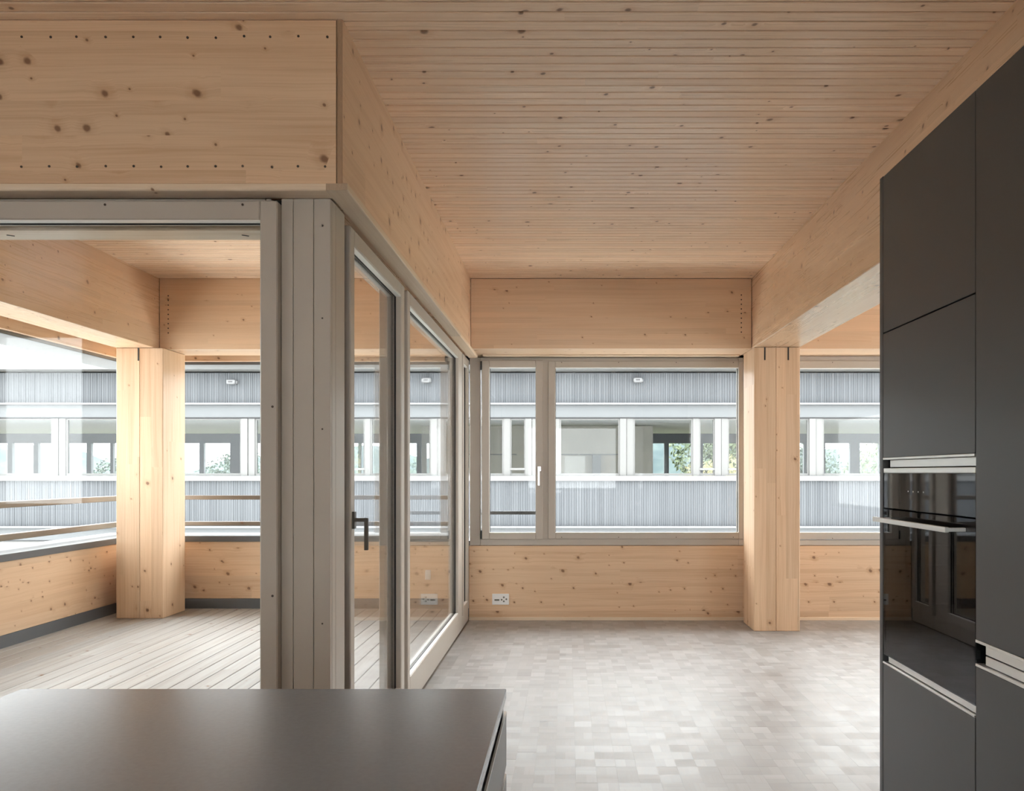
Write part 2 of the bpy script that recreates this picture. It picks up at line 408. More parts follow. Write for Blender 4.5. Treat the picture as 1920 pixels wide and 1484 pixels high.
boxes('beam_core', (-3.43, -3.135, 3.002, 6.66, 2.156, CEIL + .012), M['beamY'], bm6, 0.003)
bm7 = thing('timber_beam', (-2, 6.5, BB), 'spruce beam over the far opening of the loggia', 'beam', kind='structure')
boxes('beam_core', (-3.131, -1.002, YB, 6.70, 2.156, CEIL + .012), M['beamX'], bm7, 0.002)
for i in range(9): screw((PX(315.5, YB), YB, PZ(555 + i * 8.7, YB)), bm7, r=.0055)
lt = boxes('trim_lintel', [(-3.60, -3.56, 3.0, 6.83, 2.118, CEIL)], M['panY']); tag(lt, 'outer spruce lintel board along the side of the loggia', 'lintel', kind='structure')
lt = boxes('trim_lintel', [(-3.555, -1.0, 6.75, 6.80, 2.118, CEIL)], M['panX']); tag(lt, 'outer spruce lintel board across the far end of the loggia', 'lintel', kind='structure')
lt = boxes('trim_flashing', [(-3.625, -3.601, 2.9, 6.83, 2.095, 2.14), (-3.60, -1.0, 6.801, 6.828, 2.095, 2.14)], M['darkbase']); tag(lt, 'dark flashing line outside above the loggia opening', 'flashing', kind='structure')

# ledge trims under the beams
def rounded_strip(name, axis, a0, a1, d0, d1, z0, z1, mat, front_low, r=0.008):
    """strip with a rounded lower front edge; axis of its run; d the depth direction; front_low: front is d0"""
    prof = [(d1, z0), (d1, z1), (d0, z1), (d0, z0 + r)]
    for k in range(1, 5):
        a = k / 4 * math.pi / 2; prof.append((d0 + (r if d1 > d0 else -r) * (1 - math.cos(a)), z0 + r * (1 - math.sin(a))))
    n = len(prof)
    V = [((a, d, z) if axis == 'X' else (d, a, z)) for a in (a0, a1) for d, z in prof]
    org = Vector((sum(v[0] for v in V) / len(V), sum(v[1] for v in V) / len(V), z0))
    V = [tuple(Vector(v) - org) for v in V]
    Fc = [(i, (i + 1) % n, (i + 1) % n + n, i + n) for i in range(n)] + [tuple(range(n - 1, -1, -1)), tuple(range(n, 2 * n))]
    me = mesh_from(name, V, Fc, mat)
    bm = bmesh.new(); bm.from_mesh(me); bmesh.ops.recalc_face_normals(bm, faces=bm.faces); bm.to_mesh(me); bm.free()
    return link(name, me, org)
t1 = rounded_strip('trim_1', 'X', XLEFT, -0.7935, YF - .004, 2.80, 2.135, 2.157, M['trimX'], True)
tag(t1, 'slim rounded spruce ledge under the beam above the large loggia window', 'trim', kind='structure')
t2 = rounded_strip('trim_2', 'Y', YF - .006, 6.69, -0.722, -0.793, 2.135, 2.157, M['trimY'], True, 0.005)
tag(t2, 'slim spruce ledge with end grain showing, above the glazed side door', 'trim', kind='structure')
t3 = boxes('trim_3', (XL + .12, XR0 - .03, 6.67, 6.752, BB - .012, BB - .0005), M['trimX']); tag(t3, 'thin spruce strip over the head of the casement window', 'trim', kind='structure')

# ------------------------------------------------------------------ columns
def column(loc, x0, xm, x1, y0, y1, z0, z1, label, slots, xs=None):
    c = thing('timber_column', loc, label, 'column', kind='structure')
    boxes('column_half', (x0, xm - .0006, y0, y1, z0, z1), M['colZ'], c, 0.003)
    boxes('column_half', (xm + .0006, x1, y0, y1, z0, z1), M['colZ'], c, 0.003)
    for sx in slots:
        boxes('steel_plate', (sx - .006, sx + .006, y0 - .0008, y0 + .2, z1 - .098, z1), M['steel'], c)
    return c
column(((XR0 + XR1) / 2, 6.47, 0), XR0, PX(1455, 6.282), XR1, 6.282, 6.656, 0, BB - .001,
       'pale spruce column with two dark slots at its head, beside the dark kitchen cabinets', (PX(1434, 6.282), PX(1478, 6.282)))
c2 = column((-3.25, 6.46, DECK), -3.425, PX(262, 6.282), -3.07, 6.282, 6.646, DECK, 2.155,
            'pale spruce corner column standing on the loggia deck', (PX(259.5, 6.282),))

# ------------------------------------------------------------------ far wall with windows
wb = boxes('wall_back', [(XL, XRIGHT, YW, YW + .25, 0, 0.608)], M['panX'], None, 0.002)
tag(wb, 'low knotty spruce parapet wall under the far windows', 'wall', kind='structure')
bb = boxes('baseboard_back', [(XL, XRIGHT, YW - .010, YW - .0005, 0, 0.026)], M['trimX'], None, 0.002)
tag(bb, 'low spruce skirting strip along the far wall', 'baseboard', kind='structure')

def px6(p): return PX(p, YW)
def pz6(p): return PZ(p, YW)
ZG0, ZG1 = pz6(999.5), pz6(690)        # glass
def sash_set(root, axis, a0, a1, z0, z1, dface, dglass, w, inward, handle=None):
    """a sash: painted frame, pale beads, gaskets and a pane. inward: +1 when the room lies on the smaller-d side"""
    dback = dglass + inward * 0.035
    sf = frame('sash', axis, a0, a1, z0, z1, dface, dback, w, M['frame'], root, 0.004)
    w = w if isinstance(w, tuple) else (w,) * 4
    g = (a0 + w[0], a1 - w[1], z0 + w[2], z1 - w[3])
    e = 0.004
    frame('gasket', axis, g[0] - .001, g[1] + .001, g[2] - .001, g[3] + .001, dglass - 0.012, dglass - 0.004, e, M['gasket'], sf, 0)
    frame('gasket', axis, g[0] - .001, g[1] + .001, g[2] - .001, g[3] + .001, dglass + 0.004, dglass + 0.012, e, M['gasket'], sf, 0)
    f0, f1 = sorted((dface + inward * .004, dglass - inward * .012))
    for zz in ((g[2], g[2] + .003), (g[3] - .003, g[3])):
        boxes('bead', (g[0], g[1], f0, f1, *zz) if axis == 'X' else (f0, f1, g[0], g[1], *zz), M['bead'], sf)
    pane('pane', axis, g[0] - .001, g[1] + .001, g[2] - .001, g[3] + .001, dglass, M['glass'], sf)
    return sf, g

w1 = thing('window_1', (0, YW, 0.608), 'wide far window with a narrow casement beside a large fixed pane', 'window', kind='structure')
frame('outer_frame', 'X', XL + .005, XR0 + .02, 0.610, BB - .013, YW + .012, YW + .10, (px6(899) - XL, .04, .055, .055), M['frame'], w1, .003)
boxes('mullion', (px6(1015), px6(1032), YW + .010, YW + .10, .66, BB - .06), M['frame'], w1, .002)
sf, g = sash_set(w1, 'X', px6(903.5), px6(1017.8), pz6(1012), pz6(676.5), YW - .012, YW + .05, (px6(917.6) - px6(903.5), px6(1017.8) - px6(1004.4), pz6(999.5) - pz6(1012), pz6(676.5) - pz6(689.5)), 1)
sf2, g = sash_set(w1, 'X', px6(1027.8), px6(1393.5), pz6(1011.5), pz6(677), YW + .002, YW + .05, (px6(1041.4) - px6(1027.8), px6(1393.5) - px6(1385), pz6(999.5) - pz6(1011.5), pz6(677) - pz6(689.5)), 1)
for xx in (1053, 1160, 1268, 1375):
    screw((px6(xx), YW + .002, pz6(1008)), sf2); screw((px6(xx), YW + .002, pz6(680)), sf2)
for zz in (686, 1003):
    hg = boxes('hinge', (px6(901), px6(904), YW - .016, YW + .012, pz6(zz) - .035, pz6(zz) + .035), M['steel'], sf, .002)
hd = boxes('handle', [(px6(1008), px6(1014.5), YW - .020, YW - .012, pz6(884), pz6(875)),
                      (px6(1009.6), px6(1012.4), YW - .050, YW - .018, pz6(881.5), pz6(878)),
                      (px6(1008.6), px6(1012.4), YW - .058, YW - .048, pz6(911), pz6(877.5))], M['chrome'], sf, .0015)
hd['label'] = 'satin steel window handle'

w2 = thing('window_2', (3.0, YW, 0.608), 'far window behind the column and kitchen cabinets', 'window', kind='structure')
frame('outer_frame', 'X', XR0 + .03, XRIGHT - .02, 0.610, BB - .001, YW + .012, YW + .10, (.04, .04, .045, .10), M['frame'], w2, .003)
sf3, g = sash_set(w2, 'X', XR0 + .06, 3.3, pz6(1012), pz6(676.5), YW + .002, YW + .05, (.06, .06, pz6(999.5) - pz6(1012), pz6(676.5) - pz6(690.5)), 1)
sash_set(w2, 'X', 3.35, 4.54, pz6(1012), pz6(676.5), YW + .002, YW + .05, .058, 1)
screw((px6(1561), YW + .002, pz6(1010)), sf3); screw((px6(1561), YW + .002, pz6(680)), sf3)

# socket on the far wall
sk = thing('wall_socket', (px6(938.5), YW, pz6(1134)), 'white double socket plate low on the far spruce wall', 'socket')
boxes('plate', (px6(923), px6(954.3), YW - .010, YW - .0003, pz6(1134.2), pz6(1113.8)), M['socket'], sk, .002)
boxes('label_strip', (px6(927.3), px6(936.5), YW - .0112, YW - .0098, pz6(1126.8), pz6(1123.8)), M['sockdark'], sk)
for dx, dz in ((-4.5, -1), (-.5, 3.5), (-.5, -4), (4.2, 0)):
    disc('socket_hole', (px6(945.3 + dx), YW - .0102, pz6(1123.8) + dz * .004355), .0075, .002, M['sockdark'], sk)

# ------------------------------------------------------------------ side glazing (plane X = XL)
def yx(px, X=XL): return -X * F / (VX - px)
cp = thing('wall_corner', (-.89, 2.89, 0), 'taupe painted board-clad corner post between the two glazed walls', 'post', kind='structure')
boxes('post_core', (-1.0, -.815, 2.815, 2.97, 0, 2.133), M['jointdark'], cp)
ed = [-.967, PX(549.8, 2.8), PX(588, 2.8), XL]
for i in range(3):
    b = boxes('board', (ed[i] + (.0008 if i else 0), ed[i + 1] - .0008, 2.80, 2.814, 0, 2.134), M['frame'], cp, .0012)
    if i == 2:
        for zz in (423, 805, 1170, 597): screw((PX(604.5, 2.8), 2.80, PZ(zz, 2.8)), cp, r=.003)
ys = [2.8155, 2.86, 2.975]
for i in range(2): boxes('board', (-.814, XL, ys[i] + .0008, ys[i + 1] - .0008, 0, 2.134), M['frame'], cp, .0012)

ZS0, ZS1 = 0.165, 2.057
# door
d1 = thing('door_1', (-.82, 3.55, 0), 'glazed door to the loggia with a dark lever handle, beside the corner post', 'door', kind='structure')
frame('outer_frame', 'Y', 2.976, 4.10, 0.0, 2.133, -.90, -.862, (.12, .14, .10, .05), M['frame'], d1, .003)
XD = -.797
dy0, dy1 = yx(657.5, XD), yx(758.5, XD)
dsf, g = sash_set(d1, 'Y', dy0, dy1, 0.06, 2.118, XD, -.835, (yx(665, XD) - dy0, dy1 - yx(752.6, XD), .105, .062), -1)
boxes('gap_shade', [(-.861, -.858, 2.977, 3.06, .02, 2.13), (-.861, -.858, dy1 - .02, 4.10, .02, 2.13)], M['gapbrown'], d1)  # dark strips stand in for the shade in the recesses beside the door
hy = (dy0 + yx(665, XD)) / 2 + .004
hz = PZ(976, 3.07)
hd = boxes('handle', [(XD - .001, XD + .009, hy - .014, hy + .014, hz - .032, hz + .032),
                      (XD + .006, XD + .056, hy - .007, hy + .007, hz - .006, hz + .008),
                      (XD + .043, XD + .057, hy - .0075, hy + .0075, hz - .112, hz + .008)], M['handle'], dsf, .0015)
hd['label'] = 'dark bronze lever handle pointing down'
# fixed pane
w4 = thing('window_4', (-.82, 5.2, 0), 'large fixed side pane to the loggia between the glazed door and the far wall', 'window', kind='structure')
frame('outer_frame', 'Y', 4.101, 6.36, 0.0, 2.134, -.90, -.862, (.02, .08, .13, .05), M['frame'], w4, .003)
boxes('bottom_rail', (-.862, XL - .006, 4.12, 6.36, 0, .105), M['frame'], w4, .003)
sash_set(w4, 'Y', yx(765), yx(866.5), 0.10, 2.125, XL, -.835, (yx(769) - yx(765), yx(866.5) - yx(860), ZS0 - .10, 2.125 - ZS1), -1)
w5 = thing('window_5', (-.82, 6.55, 0), 'narrow fixed side light next to the far wall', 'window', kind='structure')
frame('outer_frame', 'Y', 6.362, YW - .002, 0.0, 2.134, -.90, -.832, (.03, .03, .13, .05), M['frame'], w5, .003)
boxes('bottom_rail', (-.832, XL - .006, 6.365, YW - .004, 0, .105), M['frame'], w5, .003)
sash_set(w5, 'Y', 6.37, YW - .004, 0.10, 2.125, XL, -.835, (.06, .06, ZS0 - .10, 2.125 - ZS1), -1)

# ------------------------------------------------------------------ large loggia window facing the camera
w3 = thing('window_3', (-2.1, 2.8, 0), 'large window to the loggia behind the dark worktop', 'window', kind='structure')
frame('outer_frame', 'X', -3.56, -1.001, 0.0, 2.134, 2.80, 2.88, (.06, .02, .08, .03), M['frame'], w3, .003)
sw = 2.765
fs, g = sash_set(w3, 'X', -3.50, PX(520, sw), 0.05, PZ(376, sw), sw, 2.806, (.06, PX(520, sw) - PX(487, sw), .105, PZ(376, sw) - PZ(412, sw)), 1)
for zz in (763, 1118): screw((PX(511, sw), sw, PZ(zz, sw)), fs, r=.0042)
for xx in (197, 455): screw((PX(xx, sw), sw, PZ(384, sw)), fs, r=.0042)
hs = boxes('trim_4', (-3.5, -1.0, 2.882, 3.0, 2.05, 2.156), M['trimX'], None, .002); tag(hs, 'pale spruce strip outside above the large loggia window', 'trim', kind='structure')
for xx in (20, 460):
    z = .0015
    o = boxes('staple', (PX(xx, 2.94) - .012, PX(xx, 2.94) + .012, 2.938, 2.942, 2.048, 2.0505), M['steel'], hs)
    o.rotation_euler[2] = 0.6

# ------------------------------------------------------------------ other walls of the room
wl = boxes('wall_left', [(XLEFT - .2, XLEFT, YREAR - .2, 3.0, 0, CEIL)], M['wallw']); tag(wl, 'white plaster wall at the side of the kitchen', 'wall', kind='structure')
wf = boxes('wall_front', [(XLEFT, -3.56, 2.80, 3.0, 0, 2.133)], M['wallw']); tag(wf, 'white wall continuing beside the loggia window', 'wall', kind='structure')
rw = [(-5.6, -5.45), (-4.56, -.8), (1.0, XRIGHT)]
wr = boxes('wall_rear', [(XLEFT, XRIGHT, YREAR - .2, YREAR, 0, .85), (-4.56, XRIGHT, YREAR - .2, YREAR, 2.12, CEIL), (XLEFT, -4.56, YREAR - .2, YREAR, 2.56, CEIL), (XLEFT, -5.45, YREAR - .2, YREAR, 2.12, 2.56)] +
           [(a, b, YREAR - .2, YREAR, .85, 2.12) for a, b in rw], M['wallw']); tag(wr, 'white wall behind the kitchen with a window opening and an added fill-light opening', 'wall', kind='structure')
for i, (a, b) in enumerate(((-5.45, -4.56), (-.8, 1.0))):  # the second, wide window is unseen and added for daylight fill
    w = thing('window_%d' % (6 + i), ((a + b) / 2, YREAR - .1, .85), ('narrow tall', 'added wide low fill-light')[i] + ' window in the wall behind the kitchen', 'window', kind='structure')
    zt = 2.56 if i == 0 else 2.12
    frame('outer_frame', 'X', a, b, .85, zt, YREAR - .14, YREAR - .06, .06, M['frame'], w, .003)
    pane('pane', 'X', a + .05, b - .05, .90, zt - .05, YREAR - .10, M['glass'], w)
wr = boxes('wall_right', [(XRIGHT, XRIGHT + .2, YREAR - .2, YW + .25, 0, .62), (XRIGHT, XRIGHT + .2, YREAR - .2, YW + .25, 2.15, CEIL),
                          (XRIGHT, XRIGHT + .2, YREAR - .2, -1.0, .62, 2.15), (XRIGHT, XRIGHT + .2, 2.2, 4.4, .62, 2.15), (XRIGHT, XRIGHT + .2, 6.4, YW + .25, .62, 2.15)], M['wallw'])
tag(wr, 'white outer wall beyond the kitchen cabinets with two openings added for fill light', 'wall', kind='structure')
for i, (a, b) in enumerate(((-1.0, 2.2), (4.4, 6.4))):  # both windows are unseen, added to light the room from the right
    w = thing('window_%d' % (9 + i), (XRIGHT + .1, (a + b) / 2, .62), ('added fill-light window in the outer wall directly behind the kitchen cabinets', 'added fill-light window in the outer wall between the kitchen cabinets and the far corner')[i], 'window', kind='structure')
    frame('outer_frame', 'Y', a, b, .62, 2.15, XRIGHT + .06, XRIGHT + .14, .06, M['frame'], w, .003)
    pane('pane', 'Y', a + .05, b - .05, .67, 2.10, XRIGHT + .10, M['glass'], w)

# ------------------------------------------------------------------ loggia
dk = thing('floor_loggia', (-2.2, 4.8, DECK), 'pale larch deck boards of the loggia', 'deck', kind='structure')
boxes('subfloor', (-3.58, -.905, 2.885, 6.80, -.25, DECK - .03), M['slab'], dk)
DW = 0.103
DM = []
for L in (6.745 - 2.89,):
    v, f = box_geo((0, DW - .005, 0, L, -.026, 0)); DM.append(mesh_from('deck_board', v, f, M['deck']))
bmx = bmesh.new(); bmx.from_mesh(DM[0]); bmesh.ops.bevel(bmx, geom=list(bmx.edges), offset=.002, segments=1, affect='EDGES'); bmx.to_mesh(DM[0]); bmx.free()
x = -.91 - DW
while x > -3.60:
    link('deck_board', DM[0], (x, 2.89, DECK), dk); x -= DW
XP = -3.56
pb = boxes('wall_loggia_back', (XP, -.905, YW, YW + .05, .178, .643), M['panX'], None, .002); tag(pb, 'knotty spruce parapet panel at the far end of the loggia', 'parapet', kind='structure')
pl = boxes('wall_loggia_left', (XP - .05, XP, 2.9, YW, .178, .643), M['panY'], None, .002); tag(pl, 'knotty spruce parapet panel along the outer side of the loggia', 'parapet', kind='structure')
b_ = boxes('baseboard_loggia', [(XP - .04, XP + .002, 2.9, YW, DECK - .02, .177), (XP, -.905, YW - .002, YW + .04, DECK - .02, .177)], M['darkbase']); tag(b_, 'dark base strip below the loggia parapet', 'baseboard', kind='structure')
cpg = boxes('trim_coping', [(XP - .36, XP + .012, 2.9, 7.10, .643, .690), (XP + .012, -.905, YW - .012, 7.10, .643, .690), (-.905, XRIGHT, YW + .11, 7.10, .60, .640)], M['coping'], None, .002)
tag(cpg, 'grey metal coping on top of the loggia parapet', 'coping', kind='structure')
ow = boxes('wall_outer', [(XP - .10, XP - .05, 2.9, 6.85, -.3, .642), (XP - .10, XRIGHT, 7.0, 7.05, -.3, .599)], M['soffit']); tag(ow, 'grey outside cladding below the loggia coping', 'wall', kind='structure')
def rail(name, b, mat, label): 
    r = boxes(name, b, mat, None, .003); tag(r, label, 'rail', 'loggia guard rails'); return r
XRL, YRL = -3.79, 7.0
rail('guard_rail', (XRL - .022, XRL + .022, 2.95, YRL + .02, .968, 1.012), M['rail'], 'upper guard rail along the outer side of the loggia')
rail('guard_rail', (XRL - .022, XRL + .022, 2.95, YRL + .02, .748, .792), M['rail'], 'lower guard rail along the outer side of the loggia')
rail('guard_rail', (XRL + .024, -.905, YRL - .02, YRL + .02, .978, 1.014), M['railX'], 'upper guard rail across the far end of the loggia')
rail('guard_rail', (XRL + .024, -.905, YRL - .02, YRL + .02, .757, .793), M['railX'], 'lower guard rail across the far end of the loggia')
boxes('safety_bar', [(px6(899), px6(1022), YRL - .015, YRL + .015, .852, .880), (px6(899), px6(899) + .02, YW + .10, YRL, .855, .877), (px6(1022) - .02, px6(1022), YW + .10, YRL, .855, .877)], M['coping'], w1, .002)
for (x, y, lab) in ((XRL, 3.05, 'steel post holding the loggia guard rails near the window'), (XRL, YRL, 'steel post holding the loggia guard rails behind the corner column'), (-.96, YRL, 'steel post holding the loggia guard rails beside the side glazing')):
    tag(boxes('rail_post', (x - .012, x + .012, y - .018, y + .018, .69, .97), M['coping'], None, .002), lab, 'post', 'loggia rail posts')
so2 = thing('outdoor_socket', (px6(803), YW, pz6(1086)), 'small white outdoor socket on the far loggia parapet', 'socket')
boxes('housing', (px6(798), px6(808), YW - .03, YW - .0003, pz6(1087), pz6(1069)), M['socket'], so2, .004)
boxes('flap', (px6(799.5), px6(806.5), YW - .034, YW - .029, pz6(1085), pz6(1072)), M['socket'], so2, .002)

# ------------------------------------------------------------------ kitchen: tall cabinets on the right
XC = 1.005
def cy(px): return XC * F / (px - VX)
yA1, yA0 = 2.629, 2.034         # oven unit
yB0 = 1.434
CT = 2.149
TH = .020
def tall(name, y0, y1, label):
    t = thing(name, (XC + .3, (y0 + y1) / 2, 0), label, 'cabinet', 'tall kitchen cabinets')
    return t
g_ = .0018
tA = tall('tall_cabinet', yA0, yA1, 'graphite tall kitchen cabinet with the built-in oven, next to the spruce column')
boxes('carcass', [(XC + TH + .002, 1.60, yA0 + .002, yA0 + .02, .1, CT), (XC + TH + .002, 1.60, yA1 - .02, yA1 - .001, .1, CT), (1.585, 1.60, yA0 + .02, yA1 - .02, .1, CT),
                  (XC + TH + .002, 1.585, yA0 + .02, yA1 - .02, 1.222, CT), (XC + TH + .002, 1.585, yA0 + .02, yA1 - .02, .1, .600)], M['carc'], tA)
boxes('end_panel', (XC - .001, 1.60, yA1, 2.654, 0, CT), M['cab'], tA, .0015)
boxes('plinth', (XC + .06, 1.58, yA0 + .005, yA1 - .005, 0, .1), M['carc'], tA)
boxes('door', (XC, XC + TH, yA0 + g_, yA1 - g_, 1.650, CT - .002), M['cab'], tA, .0012)
dm = boxes('door', (XC, XC + TH, yA0 + g_, yA1 - g_, 1.253, 1.646), M['cab'], tA, .0012)
boxes('grip_profile', (XC - .001, XC + TH, yA0 + .004, yA1 - g_, 1.246, 1.2526), M['alu'], dm, .0006)
boxes('grip_channel', (XC + .012, XC + TH + .02, yA0 + .001, yA1 - .028, 1.222, 1.245), M['alu'], tA, .001)
lo = boxes('door', (XC, XC + TH, yA0 + g_, yA1 - g_, .10, .6005), M['cab'], tA, .0012)
boxes('grip_profile', (XC - .001, XC + TH, yA0 + .004, yA1 - g_, .601, .6065), M['alu'], lo, .0006)
boxes('grip_channel', (XC + .008, XC + TH + .02, yA0 + .001, yA1 - .025, .6085, .628), M['alu'], tA, .001)

tB = tall('tall_cabinet', yB0, yA0, 'graphite tall kitchen cabinet without an oven, with one full-height upper door')
boxes('carcass', (XC + TH + .012, 1.60, yB0, yA0 - .002, .1, CT), M['carc'], tB)
boxes('plinth', (XC + .06, 1.58, yB0 + .005, yA0 - .005, 0, .1), M['carc'], tB)
ub = boxes('door', (XC, XC + TH, yB0 + g_, yA0 - g_, .796, CT - .002), M['cab'], tB, .0012)
boxes('grip_profile', (XC - .001, XC + TH, yB0 + .004, yA0 - g_, .7885, .7955), M['alu'], ub, .0006)
lb = boxes('door', (XC, XC + TH, yB0 + g_, yA0 - g_, .10, .7295), M['cab'], tB, .0012)
boxes('grip_profile', (XC - .001, XC + TH, yB0 + .004, yA0 - g_, .730, .7365), M['alu'], lb, .0006)
boxes('grip_channel', (XC + .010, XC + TH + .011, yB0, yA0 - .030, .7635, .787), M['alu'], tB, .001)
boxes('grip_channel', (XC + .010, XC + TH + .011, yB0, yA0 - .030, .738, .7605), M['alu'], tB, .001)

# oven
ov = thing('oven', (XC + .28, (yA0 + yA1) / 2, .63), 'black glass built-in oven with a straight metal handle in the tall cabinet', 'oven')
o0, o1 = yA0 + .003, yA1 - .003
boxes('top_trim', (XC + .001, XC + .03, o0, o1, 1.2045, 1.2195), M['alu'], ov, .001)
boxes('control_panel', (XC + .002, XC + .03, o0, o1, 1.094, 1.204), M['blackglass'], ov, .001)
for i in range(4):
    disc('touch_key', (XC + .0016, yA1 - .19 - i * .035, 1.150), .0022, .0012, M['socket'], ov, 'X', 8)
dr = boxes('oven_door', frame_bars('Y', o0, o1, .630, 1.090, XC + .006, XC + .035, .085, .085, .085, .075), M['blackglass'], ov, 0)
boxes('door_glass', (XC + .001, XC + .005, o0, o1, .630, 1.090), M['ovenglass'], dr)
boxes('inner_glass', (XC + .028, XC + .031, o0 + .085, o1 - .085, .715, 1.015), M['ovenglass'], dr)
boxes('cavity', [(XC + .54, XC + .55, o0 + .05, o1 - .05, .66, 1.075), (XC + .04, XC + .54, o0 + .05, o0 + .06, .66, 1.075), (XC + .04, XC + .54, o1 - .06, o1 - .05, .66, 1.075),
                 (XC + .04, XC + .54, o0 + .05, o1 - .05, .65, .66), (XC + .04, XC + .54, o0 + .05, o1 - .05, 1.075, 1.085)], M['cavity'], ov)
for zz in (.74, .80, .86, .92, .98):
    for yy in (o0 + .066, o1 - .066):
        boxes('rack_rail', (XC + .05, XC + .50, yy - .004, yy + .004, zz - .0025, zz + .0025), M['chrome'], ov)
for xx in (.06, .09, .27, .49):
    for yy in (o0 + .066, o1 - .066):
        boxes('rack_upright', (XC + xx - .003, XC + xx + .003, yy - .003, yy + .003, .69, 1.03), M['chrome'], ov)
boxes('wire_shelf', [(XC + .06, XC + .064, o0 + .07, o1 - .07, .863, .868)] + [(XC + .06, XC + .46, o0 + .09 + k * .037, o0 + .0925 + k * .037, .863, .866) for k in range(12)], M['chrome'], ov)
oh = boxes('handle', [(XC - .052, XC - .042, 2.084, 2.579, 1.054, 1.068), (XC - .045, XC + .001, 2.084, 2.100, 1.056, 1.066), (XC - .045, XC + .001, 2.563, 2.579, 1.056, 1.066)], M['alu'], dr, .001)
oh['label'] = 'straight satin metal oven handle'

# ------------------------------------------------------------------ kitchen peninsula
ZC = .90
CY1 = 1.167; CX0, CX1 = -.770, -.0855
ct = boxes('worktop', (CX0, CX1, -.95, CY1, ZC - .0135, ZC), M['count'], None, .0012)
tag(ct, 'dark grey stone worktop in front of the loggia window', 'worktop')
for k in range(3):
    y1 = 1.155 - k * .68; y0 = y1 - .678
    t = thing('drawer_cabinet', ((CX0 + CX1) / 2, (y0 + y1) / 2, 0),
              ('grey drawer cabinet under the dark worktop at its far end', 'grey drawer cabinet under the middle of the dark worktop', 'grey drawer cabinet under the near end of the dark worktop')[k], 'cabinet', 'base cabinets under the worktop')
    boxes('carcass', (CX0 + .02, CX1 - .028, y0, y1, .1, ZC - .0145), M['carc'], t)
    if k == 0: boxes('end_panel', (CX0 + .012, CX1 - .004, y1 + .0005, y1 + .010, 0, ZC - .0145), M['drawer'], t, .001)
    boxes('plinth', (CX0 + .06, CX1 - .08, y0, y1, 0, .1), M['carc'], t)
    boxes('back_panel', (CX0 + .006, CX0 + .0195, y0 + .001, y1 - .001, .1, ZC - .0145), M['drawer'], t)
    for z0, z1 in ((.797, .870), (.49, .783), (.10, .476)):
        d = boxes('drawer', (CX1 - .019, CX1 + .001, y0 + .001, y1 - .001, z0, z1 - .025), M['drawer'], t)
        boxes('grip_lip', (CX1 - .0012, CX1 + .001, y0 + .001, y1 - .001, z1 - .025, z1), M['drawer'], d)
        boxes('grip_profile', (CX1 - .0016, CX1 + .0012, y0 + .001, y1 - .001, z1 + .0001, z1 + .0018), M['alu'], d)

# ------------------------------------------------------------------ outside: ground, hill, neighbouring building
def clad_mat():
    s = NT('grey_weathered_cladding')
    geo = s.node('ShaderNodeNewGeometry')
    r = geo.outputs['Random Per Island']
    p = s.sep(geo.outputs['Position'])
    st = s.noise(s.xyz(s.math('MULTIPLY', p[0], 30.0), s.math('MULTIPLY', p[1], 30.0), s.math('MULTIPLY', p[2], 0.7)), 1.0, 3.0)
    v = s.math('ADD', s.math('MULTIPLY', r, 0.30), s.math('MULTIPLY', st, 0.5))
    col = s.mix(v, C(.042, .0455, .05), C(.090, .0945, .101))
    return s.bsdf(col, .75, .3)
M['clad'] = clad_mat()
M['ffascia'] = paint('far_fascia', (.071, .075, .078), .6, .4, var=.08, scale=2.0)
M['fdark'] = paint('far_shadow_joint', (.05, .05, .052), .8, .2)
M['fwhite'] = paint('far_white_frames', (.098, .097, .094), .5, .4, var=.04)
M['fsill'] = paint('far_white_sill', (.116, .117, .119), .5, .4, var=.03)
M['finner'] = paint('far_interior_timber', (.27, .245, .205), .7, .3, var=.12, scale=1.5)
M['finceil'] = paint('far_interior_ceiling', (.70, .69, .68), .7, .3)
M['fpost'] = paint('far_dark_post', (.11, .115, .125), .6, .3)
M['grass'] = paint('meadow_ground', (.16, .18, .10), .9, .2, var=.3, scale=.2)
M['gravel'] = paint('pale_paving', (.80, .79, .77), .9, .2, var=.15, scale=.3)

s = NT('forest_hill'); geo = s.node('ShaderNodeNewGeometry')
nz = s.noise(geo.outputs['Position'], .05, 6.0, .7)
M['hill'] = s.bsdf(s.mix(s.ramp(nz, .35, .65), C(.050, .066, .068), C(.078, .098, .092)), .9, .1)

gr = boxes('ground', (-700, 700, 9.0, 1500, -9.3, -9.0), M['grass']); tag(gr, 'meadow ground stretching away below the buildings', 'ground', kind='structure')
gp = boxes('ground_court', (-80, 80, -80, 18.9, -9.3, -8.99), M['gravel']); tag(gp, 'pale paved courtyard between the two buildings', 'ground', kind='structure')
# hill ridge
V, Fc = [], []
N = 120
for i in range(N + 1):
    x = -700 + 1400 * i / N
    h = 14 + 9 * math.sin(x * .011 + 1) + 5 * math.sin(x * .031) + 3 * math.sin(x * .09) + random.uniform(-1.2, 1.2)
    for (yy, zz) in ((430, -9.2), (450, -4 + h * .5), (480, h), (560, h * 1.05), (640, -9.2)): V.append((x, yy, zz))
for i in range(N):
    for k in range(4): a = i * 5 + k; Fc.append((a, a + 5, a + 6, a + 1))
hl = link('hill', mesh_from('hill', V, Fc, M['hill']), (0, 0, 0)); tag(hl, 'long wooded hill on the horizon', 'hill', kind='structure')

